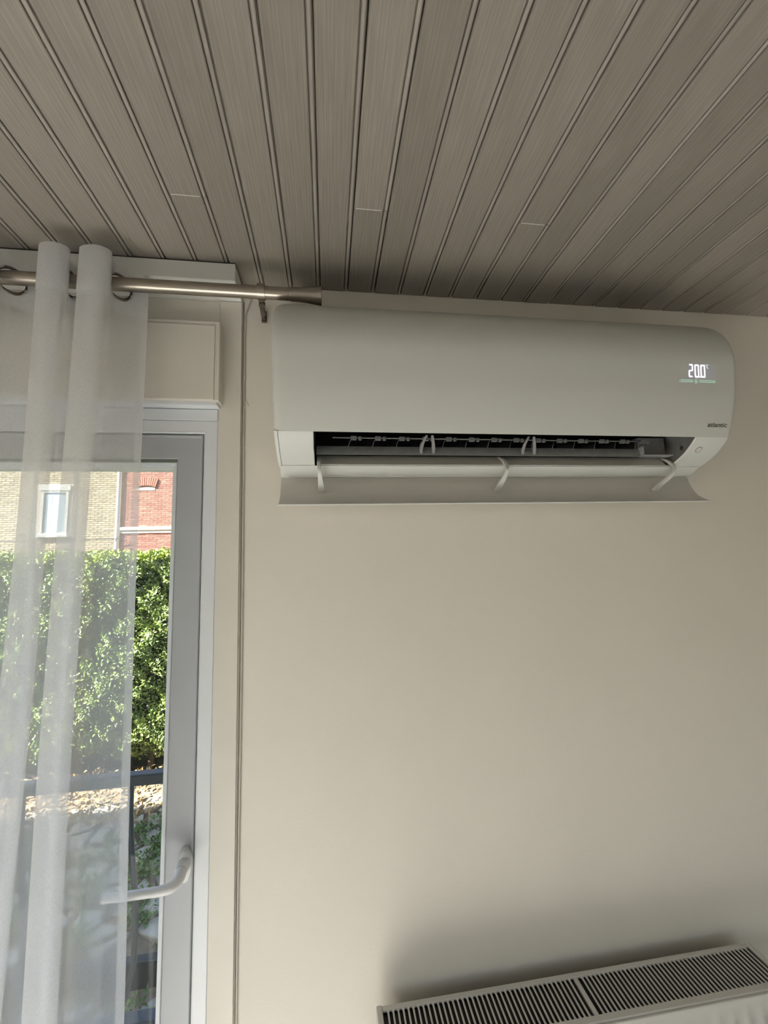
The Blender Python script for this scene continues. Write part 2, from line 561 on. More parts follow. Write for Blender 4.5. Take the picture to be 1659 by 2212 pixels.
rad = [0.0118 - 0.0038 * min(1, i / (len(path) * 0.6)) for i in range(len(path))]
lv.tube(path, rad, 16)
lo = lv.build('lever', 'handle', smooth=True, autosmooth=50)
lo.parent = ho

# ------------------------------------------------------------------ air conditioner
AX0, AX1 = -0.1085, 0.951
ac = empty('air_conditioner', (0.42, 0, 1.95))
tag(ac, 'white wall-mounted air conditioner with open flap and lit temperature display', 'air conditioner')
front = [(-0.0, 2.347), (-0.05, 2.3465), (-0.082, 2.341), (-0.1046, 2.3316), (-0.132, 2.3135), (-0.1549, 2.2959), (-0.177, 2.2705), (-0.1925, 2.238), (-0.1990, 2.2063),
         (-0.1988, 2.18), (-0.1958, 2.1545), (-0.1905, 2.1139), (-0.1835, 2.0845), (-0.172, 2.0461), (-0.1605, 2.0178)]
lower = [(-0.1605, 2.0178), (-0.1468, 2.0036), (-0.1264, 1.9873), (-0.1034, 1.9753), (-0.0797, 1.9655)]
pf = cat_rom(front, 5)
pl_all = cat_rom(front + lower[1:], 5)
cut = next(i for i, p in enumerate(pl_all) if p[1] < 2.0172)
pl = pl_all[cut - 1:]


def offset(curve, d):
    c = np.array(curve)
    t = np.gradient(c, axis=0)
    t /= np.linalg.norm(t, axis=1)[:, None]
    nrm = np.stack([t[:, 1], -t[:, 0]], 1)   # inward (towards the wall) for this direction of travel
    if nrm[len(c) // 2, 0] < 0:
        nrm = -nrm
    return [tuple(p) for p in c + nrm * d]


def prof_y(z):
    zs = [p[1] for p in pl_all][::-1]
    ys = [p[0] for p in pl_all][::-1]
    return float(np.interp(z, zs, ys))


def panel_loft(curve, stations, thick):
    b = MB()
    rings = []
    for x, d in stations:
        o_ = offset(curve, d)
        i_ = offset(curve, d + thick)
        rings.append([(x, y, z) for y, z in o_] + [(x, y, z) for y, z in reversed(i_)])
    b.loft(rings)
    return b


stL = [(AX0, 0.016), (AX0 + 0.0008, 0.011), (AX0 + 0.003, 0.0066), (AX0 + 0.007, 0.0035), (AX0 + 0.013, 0.0014), (AX0 + 0.022, 0.0002), (AX0 + 0.03, 0)]
stR = [(AX1 - 0.012, 0), (AX1 - 0.006, 0.0005), (AX1 - 0.002, 0.0022), (AX1 - 0.0004, 0.0042), (AX1, 0.0065)]
keep(panel_loft(pf, stL + stR, 0.006).build('front_panel', 'acpanel', smooth=True, autosmooth=38), ac)
# back body behind the panel (ends and rear)
bp = offset(pf, 0.012)
bp = [(y, z) for y, z in bp if z < 2.345]
body = [(-0.0005, 2.340)] + [(min(y, -0.001), z) for y, z in bp] + [(-0.150, 2.020), (-0.130, 2.0165), (-0.0005, 2.0165)]
OX0, OX1 = -0.0267, 0.8648
bmid = [(-0.0005, 2.340)] + [(min(y, -0.001), z) for y, z in bp if z > 2.03] + [(-0.1550, 2.0215), (-0.1525, 2.0205), (-0.150, 2.062), (-0.0005, 2.062)]
rh = MB().extrude_x(body, AX0 + 0.003, OX0 - 0.0005)
rh.extrude_x(bmid, OX0 - 0.0005, OX1 + 0.0005)
rh.extrude_x(body, OX1 + 0.0005, AX1 - 0.003)
keep(rh.build('rear_housing', 'acwhite'), ac)
# lower end blocks either side of the outlet
in_l = [(-0.0005, 1.9655), (-0.0005, 2.0165)]


def block(x0, x1, rl, rr, name, matn='acwhite'):
    b = MB()
    st = []
    if rl:
        st += [(x0, rl), (x0 + 0.0008, rl * 0.62), (x0 + 0.0028, rl * 0.25), (x0 + 0.0065, 0)]
    else:
        st += [(x0, 0.0008), (x0 + 0.0008, 0)]
    if rr:
        st += [(x1 - 0.006, 0), (x1 - 0.0022, rr * 0.25), (x1 - 0.0005, rr * 0.65), (x1, rr)]
    else:
        st += [(x1 - 0.0008, 0), (x1, 0.0008)]
    rings = []
    for x, d in st:
        o_ = offset(pl, d)
        rings.append([(x, y, z) for y, z in o_] + [(x, y, z) for y, z in in_l])
    b.loft(rings)
    return keep(b.build(name, matn, smooth=True, autosmooth=38), ac)


block(AX0 + 0.001, AX0 + 0.0095, 0.006, 0, 'end_cap')
block(AX0 + 0.0103, OX0, 0, 0, 'outlet_surround')
rb = block(OX1, AX1, 0, 0.006, 'outlet_surround')
# white lip around the right end of the outlet
lip = MB()
rings = []
for x, d in ((OX1 - 0.004, 0.0035), (OX1 - 0.0035, 0.0005), (OX1 - 0.001, -0.0004), (OX1 + 0.0004, 0.0002)):
    rings.append([(x, y, z) for y, z in offset(pl, d)])
lip.loft(rings, closed=False, caps=False)
keep(lip.build('outlet_edge', 'acwhite', smooth=True), ac)
# lower tray, full width
tray = cat_rom([(-0.0797, 1.9648), (-0.071, 1.9600), (-0.061, 1.9535), (-0.052, 1.9485), (-0.046, 1.9470)], 4)
tp = tray + [(-0.0005, 1.9455), (-0.0005, 1.9648)]
tb_ = MB()
rings = []
for x, s in ((AX0 + 0.0035, 0.80), (AX0 + 0.005, 0.90), (AX0 + 0.009, 0.965), (AX0 + 0.018, 1.0), (AX1 - 0.012, 1.0), (AX1 - 0.005, 0.96), (AX1 - 0.003, 0.9)):
    rings.append([(x, y * s, 1.9648 - (1.9648 - z) * (0.35 + 0.65 * s if s < 1 else 1)) for y, z in tp])
tb_.loft(rings)
keep(tb_.build('lower_tray', 'acwhite', smooth=True, autosmooth=38), ac)
# thin bright bead along the tray's lower edge
be = MB().tube([(AX0 + 0.022, -0.0475, 1.9478), (AX1 - 0.02, -0.0475, 1.9478)], 0.0022, 10)
keep(be.build('tray_bead', 'acwhite', smooth=True), ac)
# outlet inside: black cavity, inner lip, grey blade
cav = MB()
cav.box(OX0, OX1, -0.0045, -0.002, 1.9655, 2.061)
cav.box(OX0, OX0 + 0.0015, -0.148, -0.004, 1.985, 2.061)
cav.box(OX0 + 0.001, OX1, -0.1485, -0.004, 2.0575, 2.0615)
cav.box(OX0, OX1, -0.1500, -0.1485, 2.0225, 2.0605)
keep(cav.build('outlet_cavity', 'acdark'), ac)
il = MB().extrude_x([(-0.0797, 1.9656), (-0.0775, 1.9690), (-0.0555, 1.9945), (-0.0535, 1.9945), (-0.0535, 1.9656)], OX0 + 0.013, OX1 - 0.012)
keep(il.build('inner_lip', 'acflap', bevel=0.0005), ac)
wl_ = MB().extrude_x([(-0.0797, 1.9656), (-0.082, 1.9660), (-0.0815, 1.9682), (-0.0795, 1.9688)], OX0 + 0.013, OX1 - 0.004)
keep(wl_.build('lip_edge', 'acwhite'), ac)
bl = MB().extrude_x([(-0.0890, 1.9885), (-0.0885, 1.9990), (-0.0835, 2.0090), (-0.0805, 2.0090), (-0.0850, 1.9985), (-0.0855, 1.9885)], OX0 + 0.004, 0.80)
keep(bl.build('air_guide_blade', 'acgrey', smooth=True, autosmooth=40), ac)
# right side motor housing inside the outlet
mh = MB().extrude_x([(-0.155, 2.0150), (-0.142, 2.002), (-0.122, 1.988), (-0.100, 1.9785), (-0.084, 1.9725), (-0.006, 1.9725), (-0.006, 2.056), (-0.146, 2.056), (-0.149, 2.03)], OX1 - 0.0015, OX1 - 0.0003)
mo = keep(mh.build('inner_side_wall', 'acgrey'), ac)
mb2 = MB().box(0.775, OX1 - 0.016, -0.082, -0.010, 1.9955, 2.040)
keep(mb2.build('motor_housing', 'acgrey', bevel=0.002), ac)
mb3 = MB().box(0.772, OX1 - 0.012, -0.100, -0.080, 1.9885, 1.9915)
mb3.box(0.772, 0.775, -0.100, -0.080, 1.9915, 2.012)
keep(mb3.build('motor_bracket', 'acclear', bevel=0.0006), ac)
sc_ = MB().tube([(OX1 - 0.0018, -0.118, 2.0015), (OX1 - 0.006, -0.118, 2.0015)], 0.0042, 14)
keep(sc_.build('screw', 'nickel', smooth=True, autosmooth=40), ac)
# linkage bar and vertical vanes
keep(MB().tube([(OX0 + 0.04, -0.100, 2.0238), (0.80, -0.100, 2.0238)], 0.0016, 8).build('linkage_bar', 'acgrey', smooth=True), ac)
vm = MB().loft([[(0.0007, -0.080, 2.030), (-0.0007, -0.080, 2.030), (-0.0137, -0.030, 2.045), (-0.0123, -0.030, 2.045)],
                [(-0.0053, -0.084, 2.018), (-0.0067, -0.084, 2.018), (-0.0187, -0.030, 2.028), (-0.0173, -0.030, 2.028)],
                [(-0.0093, -0.084, 2.004), (-0.0107, -0.084, 2.004), (-0.0217, -0.030, 2.008), (-0.0203, -0.030, 2.008)]])
cm = MB().box(-0.0065, 0.0065, -0.1035, -0.097, 2.0185, 2.0275).box(0.011, 0.0175, -0.1035, -0.097, 2.0185, 2.0265)
edge_m = MB().tube([(0.0, -0.0806, 2.030), (-0.006, -0.0846, 2.018), (-0.010, -0.0846, 2.004)], 0.0006, 6)
vane_x = [0.058 + 0.0548 * i for i in range(14)]
v0 = c0 = e0 = None
for x in vane_x:
    if v0 is None:
        v0 = keep(vm.build('vane', 'vane'), ac)
        c0 = keep(cm.build('vane_clip', 'acgrey', bevel=0.0006), ac)
        e0 = edge_m.build('vane_edge', 'acclear')
        e0.parent = v0
        v, c = v0, c0
    else:
        v, c, e = v0.copy(), c0.copy(), e0.copy()
        for q in (v, c, e):
            COL.objects.link(q)
        e.parent = v
    v.location = (x, 0, 0)
    c.location = (x + 0.002, 0, 0)
for x in (0.232, 0.478):
    st_ = MB()
    for dx, lean in ((-0.006, -0.012), (0.007, 0.004)):
        rr = []
        for zz, yy, ln, w_ in ((2.030, -0.106, 0.0, 0.0026), (2.012, -0.100, 0.75, 0.0036), (2.000, -0.096, 1.0, 0.0040), (1.990, -0.0935, 1.0, 0.0026)):
            xx = x + dx + lean * ln
            rr.append([(xx - w_, yy - 0.002, zz), (xx + w_, yy - 0.002, zz), (xx + w_, yy + 0.002, zz), (xx - w_, yy + 0.002, zz)])
        st_.loft(rr)
    keep(st_.build('blade_support', 'acclear', bevel=0.0005), ac)
# flap with its three arms
fl_in = cat_rom([(-0.0335, 1.9475), (-0.0400, 1.9262), (-0.0552, 1.9006), (-0.0766, 1.8834), (-0.0935, 1.8762)], 6)
fl_out = offset(fl_in, 0.0035)
if fl_out[10][1] > fl_in[10][1]:
    fl_out = offset(fl_in, -0.0035)
fb = MB()
rings = []
for x, s in ((AX0 + 0.0035, 1.0), (AX0 + 0.0042, 1.0), (AX1 - 0.0012, 1.0), (AX1 - 0.0005, 1.0)):
    rings.append([(x, y, z) for y, z in fl_in] + [(x, y, z) for y, z in reversed(fl_out)])
fb.loft(rings)
fo = keep(fb.build('flap', 'acflap', smooth=True, autosmooth=38), ac)
fe = MB()
fe.extrude_x([(-0.0925, 1.8769), (-0.0952, 1.8762), (-0.0956, 1.8746), (-0.0915, 1.8735)], AX0 + 0.0035, AX1 - 0.0005)
feo = fe.build('flap_edge', 'acwhite')
feo.parent = fo
feo.matrix_parent_inverse = fo.matrix_world.inverted()


def arm(xs):
    c = cat_rom([(-0.058, 1.9915), (-0.078, 1.9800), (-0.0935, 1.9640), (-0.0985, 1.9490), (-0.0900, 1.9365), (-0.0715, 1.9240), (-0.0520, 1.9100)], 5)
    t = [0.0042 if i < len(c) * 0.8 else 0.0055 for i in range(len(c))]
    o1 = offset(c, 0.0032)
    o2 = offset(c, -0.0032)
    rings = []
    for i, ((ya, za), (yb, zb)) in enumerate(zip(o1, o2)):
        w = 0.0042 + 0.0045 * max(0, (i / len(c) - 0.55)) * 2
        x = xs[0] + (xs[1] - xs[0]) * max(0, i / (len(c) - 1) - 0.35) / 0.65
        rings.append([(x - w, ya, za), (x + w, ya, za), (x + w, yb, zb), (x - w, yb, zb)])
    b = MB().loft(rings)
    return keep(b.build('flap_arm', 'acwhite', bevel=0.0012), ac)


arm((-0.0175, -0.0125))
arm((0.4175, 0.4085))
arm((0.8560, 0.8330))
# receiver button on the right block
bz = 1.9945
by = prof_y(bz)
tz = (prof_y(bz + 0.004) - prof_y(bz - 0.004)) / 0.008
nrm = Vector((0, -1, tz)).normalized()
q = nrm.to_track_quat('Z', 'X')


def disc(name, matn, x, z, prof_, lift=0.0, seg=28):
    b = MB()
    p0 = Vector((x, prof_y(z), z)) + nrm * lift
    rings = []
    for h, r in prof_:
        rings.append([tuple(p0 + q @ Vector((r * math.cos(2 * math.pi * k / seg), r * math.sin(2 * math.pi * k / seg), h))) for k in range(seg)])
    b.loft(rings)
    return keep(b.build(name, matn, smooth=True, autosmooth=40), ac)


disc('button_ring', 'acgrey', 0.8893, bz, [(-0.001, 0.0083), (0.0003, 0.0083), (0.0005, 0.0075), (-0.0002, 0.0072)])
disc('button', 'acflap', 0.8893, bz, [(-0.001, 0.0071), (0.0006, 0.0070), (0.0012, 0.0055), (0.0014, 0.002)])
# small service mark printed on the tray
keep(MB().extrude_x([(-0.0688, 1.9588), (-0.0680, 1.9582), (-0.0676, 1.9590)], 0.046, 0.121).build('tray_mark', 'black'), ac)


# display: digits drawn on the panel's own surface
def on_panel(u, v, lift=0.0008):
    return (u, prof_y(v) - lift, v)


def poly_panel(b, pts, lift=0.0008):
    vs = [on_panel(u, v, lift) for u, v in pts]
    b.add(vs, [tuple(range(len(vs)))])


def seg7(b, x, z, w, h, t, segs, lean=0.0):
    def sk(pts):
        return [(px + (pz - z) * lean, pz) for px, pz in pts]
    hm = z + h / 2
    S7 = {'a': [(x + t * .3, z + h), (x + w - t * .3, z + h), (x + w - t, z + h - t), (x + t, z + h - t)],
          'g': [(x + t * .6, hm + t / 2), (x + w - t * .6, hm + t / 2), (x + w - t * .6, hm - t / 2), (x + t * .6, hm - t / 2)],
          'd': [(x + t, z + t), (x + w - t, z + t), (x + w - t * .3, z), (x + t * .3, z)],
          'f': [(x, z + h - t * .3), (x + t, z + h - t), (x + t, hm), (x, hm)],
          'b': [(x + w, z + h - t * .3), (x + w - t, z + h - t), (x + w - t, hm), (x + w, hm)],
          'e': [(x, hm), (x + t, hm), (x + t, z + t), (x, z + t * .3)],
          'c': [(x + w, hm), (x + w - t, hm), (x + w - t, z + t), (x + w, z + t * .3)]}
    for s_ in segs:
        poly_panel(b, sk(S7[s_]))


dg = MB()
zb, hh = 2.1478, 0.0295
seg7(dg, 0.8245, zb + 0.0004, 0.0112, hh, 0.0030, 'abged', -0.03)
seg7(dg, 0.8400, zb, 0.0118, hh, 0.0031, 'abcdef', -0.05)
seg7(dg, 0.8552, zb, 0.0126, hh, 0.0033, 'abcdef', -0.05)
poly_panel(dg, [(0.8523, zb), (0.8546, zb), (0.8546, zb + 0.0025), (0.8523, zb + 0.0025)])
keep(dg.build('display_digits', 'digit'), ac)
dc = MB()
for a in range(4):      # small degree ring
    t0, t1 = a * math.pi / 2, (a + 1) * math.pi / 2
    poly_panel(dc, [(0.8682 + 0.0008 * math.cos(t0), 2.1772 + 0.0008 * math.sin(t0)), (0.8682 + 0.0016 * math.cos(t0), 2.1772 + 0.0016 * math.sin(t0)),
                    (0.8682 + 0.0016 * math.cos(t1), 2.1772 + 0.0016 * math.sin(t1)), (0.8682 + 0.0008 * math.cos(t1), 2.1772 + 0.0008 * math.sin(t1))])
seg7(dc, 0.8712, 2.1690, 0.0052, 0.0088, 0.0012, 'afed', 0.0)
keep(dc.build('display_unit', 'digit_dim'), ac)
db = MB()
for x0, x1 in ((0.7995, 0.8015), (0.8035, 0.8345), (0.8515, 0.8925)):
    poly_panel(db, [(x0, 2.1408), (x1, 2.1408), (x1, 2.1422), (x0, 2.1422)])
    poly_panel(db, [(x0, 2.1370), (x1, 2.1370), (x1, 2.1384), (x0, 2.1384)])
poly_panel(db, [(0.8905, 2.1365), (0.8925, 2.1365), (0.8925, 2.1428), (0.8905, 2.1428)])
for (a, b_), (c, d) in zip([(0, 1), (1, 0), (0, -1), (-1, 0)], [(1, 0), (0, -1), (-1, 0), (0, 1)]):
    poly_panel(db, [(0.843 + a * .0048, 2.1392 + b_ * .0066), (0.843 + c * .0048, 2.1392 + d * .0066), (0.843 + c * .0034, 2.1392 + d * .0047), (0.843 + a * .0034, 2.1392 + b_ * .0047)])
poly_panel(db, [(0.8415, 2.1385), (0.843, 2.1412), (0.8445, 2.1385), (0.843, 2.1350)])
keep(db.build('display_bar', 'bar'), ac)
dw = MB()
poly_panel(dw, [(0.8195, 2.1445), (0.8925, 2.1445), (0.8925, 2.166), (0.8925, 2.180), (0.8195, 2.180), (0.8195, 2.166)], 0.0004)
poly_panel(dw, [(0.7985, 2.1345), (0.8940, 2.1345), (0.8940, 2.1445), (0.7985, 2.1445)], 0.0004)
keep(dw.build('display_window', 'halo'), ac)

# maker's lettering
fc = bpy.data.curves.new('lettering', 'FONT')
fc.body = 'atlantic'
fc.size = 1.0
fc.shear = 0.12
fc.offset = 0.012
to = bpy.data.objects.new('lettering_tmp', fc)
COL.objects.link(to)
dg_ = bpy.context.evaluated_depsgraph_get()
dg_.update()
me_t = bpy.data.meshes.new_from_object(to.evaluated_get(dg_))
bpy.data.objects.remove(to)
co = np.array([v.co[:] for v in me_t.vertices])
mn, mxx = co.min(0), co.max(0)
LX0, LX1, LZ0 = 0.8835, 0.9355, 2.0395
sxl = (LX1 - LX0) / (mxx[0] - mn[0])
lh = 0.0098 / (mxx[1] - mn[1])
for v in me_t.vertices:
    u = LX0 + (v.co.x - mn[0]) * sxl
    w = LZ0 + (v.co.y - mn[1]) * lh
    v.co = Vector(on_panel(u, w, 0.0007))
me_t.materials.clear()
me_t.materials.append(M['logo'])
lg = bpy.data.objects.new('lettering', me_t)
COL.objects.link(lg)
keep(lg, ac)

# ------------------------------------------------------------------ radiator
ra = empty('radiator', (0.53, -0.09, 0.14))
tag(ra, 'white panel radiator with slotted top grille below the air conditioner', 'radiator')
RZ, RX0, RX1 = 0.838, 0.0875, 0.968
RYB, RYF = -0.038, -0.1365
# front panel with vertical flutes
fp = MB()
xs, pts = RX0 + 0.004, []
nfl = 26
wfl = (RX1 - RX0 - 0.008) / nfl
outline = []
for k in range(nfl):
    a = xs + k * wfl
    outline += [(a, 0.0), (a + wfl * 0.18, 0.0), (a + wfl * 0.36, 1.0), (a + wfl * 0.64, 1.0), (a + wfl * 0.82, 0.0)]
outline.append((xs + nfl * wfl, 0.0))
zr = [(0.822, 0, 0.0), (0.797, 0, 0.0), (0.775, 1, 0.0), (0.20, 1, 0.0), (0.18, 0, 0.0), (0.16, 0, 0.0)]
vs, fs = [], []
for z, on_, _ in zr:
    for x, g in outline:
        vs.append((x, RYF - 0.002 - 0.007 * g * on_, z))
k = len(outline)
for a in range(len(zr) - 1):
    for i in range(k - 1):
        fs.append((a * k + i, a * k + i + 1, (a + 1) * k + i + 1, (a + 1) * k + i))
fp.add(vs, fs)
keep(fp.build('front_panel', 'radiator', smooth=True, autosmooth=45), ra)
bkp = MB().box(RX0 + 0.006, RX1 - 0.006, RYB - 0.001, RYB + 0.002, 0.16, 0.8330)
keep(bkp.build('back_panel', 'radiator'), ra)
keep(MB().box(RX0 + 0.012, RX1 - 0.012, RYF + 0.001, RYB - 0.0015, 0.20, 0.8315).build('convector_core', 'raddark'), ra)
for x0, x1 in ((RX0, RX0 + 0.0125), (RX1 - 0.0125, RX1)):
    keep(MB().box(x0, x1, RYF - 0.001, RYB + 0.001, 0.15, RZ + 0.0015).build('side_cover', 'radiator', bevel=0.0025), ra)
gx0, gx1 = RX0 + 0.0130, RX1 - 0.0130
keep(MB().box(gx0, gx1, RYB - 0.0105, RYB, RZ - 0.0045, RZ).build('grille_rail', 'radiator', bevel=0.0012), ra)
keep(MB().box(gx0, gx1, RYF, RYF + 0.0125, RZ - 0.0045, RZ).build('grille_rail', 'radiator', bevel=0.0012), ra)
keep(MB().box(gx0 - 0.001, gx1 + 0.001, RYF - 0.0045, RYF + 0.001, RZ - 0.0145, RZ - 0.0035).build('front_rim', 'radiator', bevel=0.0015), ra)
GM = 0.5225
keep(MB().box(GM - 0.0048, GM + 0.0048, RYF + 0.0125, RYB - 0.0105, RZ - 0.007, RZ - 0.0012).build('grille_divider', 'radiator', bevel=0.001), ra)
s_mesh = None
for a, b_, nn in ((gx0, GM - 0.0048, 40), (GM + 0.0048, gx1, 42)):
    p = (b_ - a) / nn
    for i in range(1, nn):
        x = a + i * p
        if s_mesh is None:
            y0_, y1_ = RYF + 0.0120, RYB - 0.0100
            wv = 0.0018
            # bar flaring at both ends, so that each slot ends round
            ysl = [y0_, y0_ + 0.0012, y0_ + 0.004, y1_ - 0.004, y1_ - 0.0012, y1_]
            wsl = [0.0045, 0.0028, wv, wv, 0.0028, 0.0045]
            mb_ = MB().loft([[(-w_, y_, -0.0008), (w_, y_, -0.0008), (w_ * 0.8, y_, -0.0035), (-w_ * 0.8, y_, -0.0035)] for y_, w_ in zip(ysl, wsl)])
            o = mb_.build('slat', 'radiator')
            s_mesh = o.data
        else:
            o = bpy.data.objects.new('slat', s_mesh)
            COL.objects.link(o)
        o.parent = ra
        o.matrix_parent_inverse = Matrix.Translation(ra.location).inverted()
        o.location = (x, 0, RZ)
for x in (RX0 + 0.15, RX1 - 0.15):
    keep(MB().box(x - 0.015, x + 0.015, RYB - 0.004, 0.0, 0.6, 0.66).build('wall_bracket', 'radiator'), ra)
for x in (RX0 + 0.06, RX1 - 0.06):
    keep(MB().box(x - 0.02, x + 0.02, -0.12, -0.05, 0.0, 0.162).build('foot', 'radiator', bevel=0.003), ra)

# ------------------------------------------------------------------ curtain rod
RY, RZZ = -0.115, 2.3492
rod = empty('curtain_rod', (-0.8, RY, RZZ))
tag(rod, 'brushed nickel curtain rod with flared end cap under the ceiling', 'curtain rod')
keep(MB().lathe_x([(-1.75, 0.0138), (-0.0765, 0.0138)], RY, RZZ, 40).build('tube', 'nickel', smooth=True, autosmooth=40), rod)
keep(MB().lathe_x([(-0.0765, 0.0143), (-0.0750, 0.0150), (-0.0735, 0.0150), (-0.0725, 0.0145)], RY, RZZ, 40).build('end_collar', 'nickel', smooth=True, autosmooth=50), rod)
keep(MB().lathe_x([(-0.0725, 0.0146), (-0.060, 0.0149), (-0.045, 0.0158), (-0.030, 0.0174), (-0.016, 0.0194), (-0.0095, 0.0204), (-0.0078, 0.0203), (-0.0072, 0.0190), (-0.0072, 0.0005)], RY, RZZ, 44)
     .build('end_cap', 'nickel', smooth=True, autosmooth=40), rod)
brk = MB()
brk.lathe_x([(-0.1475, 0.0172), (-0.1315, 0.0172)], RY, RZZ + 0.001, 36)
bo = keep(brk.build('bracket', 'nickel', smooth=True, autosmooth=40), rod)
a1 = MB()
a1.tube([(-0.1405, RY + 0.004, 2.3345), (-0.1425, -0.085, 2.3325), (-0.1465, -0.045, 2.3400), (-0.1500, -0.006, 2.3680)], [0.0062, 0.0058, 0.0055, 0.0055], 14)
a1.tube([(-0.1400, -0.104, 2.3325), (-0.1400, -0.104, 2.3245)], [0.0072, 0.0072], 14)
ao = a1.build('arm', 'nickel_dark', smooth=True, autosmooth=40)
ao.parent = bo
ao.matrix_parent_inverse = Matrix.Translation(rod.location).inverted() if False else ao.matrix_parent_inverse
ao.matrix_parent_inverse = bo.matrix_parent_inverse.inverted() @ Matrix.Translation(rod.location).inverted() if False else Matrix()
pt = MB().box(-0.1562, -0.1438, -0.006, 0.0, 2.3455, 2.3745)
po = pt.build('wall_plate', 'nickel_dark', bevel=0.001)
po.parent = bo
sw = MB().tube([(-0.150, -0.006, 2.3525), (-0.150, -0.0085, 2.3525)], 0.0032, 12).build('screw', 'nickel', smooth=True, autosmooth=40)
sw.parent = bo

# ------------------------------------------------------------------ sheer curtain
cu = empty('sheer_curtain', (-0.6, RY, 0.02))
tag(cu, 'white sheer voile curtain with metal eyelets hanging in front of the garden door', 'curtain')
ctrl = [(-0.3860, -0.0890), (-0.4000, -0.0905), (-0.4180, -0.0985), (-0.4355, -0.1150), (-0.4400, -0.1300), (-0.4340, -0.1480), (-0.4300, -0.1640), (-0.4440, -0.1755), (-0.4660, -0.1755), (-0.4840, -0.1665), (-0.4830, -0.1570), (-0.4700, -0.1530), (-0.4520, -0.1510), (-0.4480, -0.1450), (-0.4620, -0.1400), (-0.4830, -0.1360),
        (-0.4930, -0.1150), (-0.4990, -0.0990), (-0.5090, -0.0945), (-0.5210, -0.1000), (-0.5290, -0.1150), (-0.5240, -0.1320), (-0.5130, -0.1480), (-0.5080, -0.1640), (-0.5220, -0.1755), (-0.5420, -0.1755), (-0.5580, -0.1665), (-0.5570, -0.1570), (-0.5440, -0.1530), (-0.5280, -0.1510), (-0.5260, -0.1450), (-0.5400, -0.1400), (-0.5590, -0.1360),
        (-0.5700, -0.1150), (-0.5800, -0.0985), (-0.5980, -0.0915), (-0.6200, -0.0980), (-0.6420, -0.1150), (-0.6500, -0.1350), (-0.6520, -0.1610), (-0.6680, -0.1750), (-0.6960, -0.1740), (-0.7110, -0.1570), (-0.7150, -0.1150)]
x = -0.7150
for kx in range(4):
    ctrl += [(x - 0.012, -0.0965), (x - 0.030, -0.0925), (x - 0.046, -0.099), (x - 0.056, -0.115), (x - 0.062, -0.145), (x - 0.080, -0.172), (x - 0.104, -0.168), (x - 0.118, -0.148), (x - 0.122, -0.115)]
    x -= 0.122
plan = cat_rom(ctrl, 6)
plan_np = np.array(plan)
arc = np.concatenate([[0], np.cumsum(np.linalg.norm(np.diff(plan_np, axis=0), axis=1))])
ZTOP, ZHEM, ZBOT = 2.3885, 2.290, 0.02


def curtain_pt(i, z):
    x, y = plan[i]
    t = (ZTOP - z) / (ZTOP - ZBOT)
    s = arc[i]
    amp = 0.010 * min(1, t * 2.2)
    dx = amp * math.sin(7.0 * s + 2.3 * z) + 0.3 * amp * math.sin(19 * s + 1.1 * z)
    dy = amp * 0.8 * math.sin(15 * s + 3.1 * z + 0.8)
    y = -0.115 + (y + 0.115) * (1 + 0.35 * min(1, t * 2.5))
    return (x + dx * 0.8, min(max(y + dy, -0.21), -0.086), z)


def curtain_sheet(name, matn, i0, i1, zs, off=0.0, parent=None):
    vs, fs = [], []
    for z in zs:
        for i in range(i0, i1):
            p = Vector(curtain_pt(i, z))
            if off:
                a = np.array(plan[max(i - 1, 0)])
                b2 = np.array(plan[min(i + 1, len(plan) - 1)])
                tt = (b2 - a) / np.linalg.norm(b2 - a)
                p += Vector((tt[1] * off, -tt[0] * off, 0))
            # gently uneven top edge
            vs.append(tuple(p))
    k = i1 - i0
    for a in range(len(zs) - 1):
        for i in range(k - 1):
            q4 = (a * k + i, a * k + i + 1, (a + 1) * k + i + 1, (a + 1) * k + i)
            cc = sum((Vector(vs[j]) for j in q4), Vector()) / 4
            if any((cc - h_).length < RING_R - 0.001 for h_ in RINGS):     # the eyelet holes
                continue
            fs.append(q4)
    me = bpy.data.meshes.new(name)
    me.from_pydata(vs, [], fs)
    me.polygons.foreach_set('use_smooth', [True] * len(me.polygons))
    me.materials.append(M[matn])
    o = bpy.data.objects.new(name, me)
    COL.objects.link(o)
    keep(o, parent)
    return o


N = len(plan)
RING_R = 0.0262
crossings = [i for i in range(1, N - 1) if (plan[i][1] - RY) * (plan[i + 1][1] - RY) < 0 or plan[i + 1][1] == RY]
RINGS = [Vector((plan[i][0], RY, RZZ - 0.006)) for i in crossings]
zs = [ZTOP - (ZTOP - ZBOT) * k / 46 for k in range(47)]
zs = sorted(set([z for z in zs if z < ZHEM] + [ZTOP - (ZTOP - ZHEM) * k / 36 for k in range(37)]), reverse=True)
zh = [ZTOP - (ZTOP - ZHEM) * k / 36 for k in range(37)]
curtain_sheet('fabric', 'sheer', 0, N, zs, 0, cu)
curtain_sheet('header_hem', 'sheer_hem', 0, N, zh, 0.0012, cu)
curtain_sheet('header_tape', 'sheer_hem', 0, N, zh, -0.0012, cu)
iend = int(np.searchsorted(arc, 0.0115))
curtain_sheet('side_hem', 'sheer_hem', 0, iend + 1, [z for z in zs], 0.001, cu)
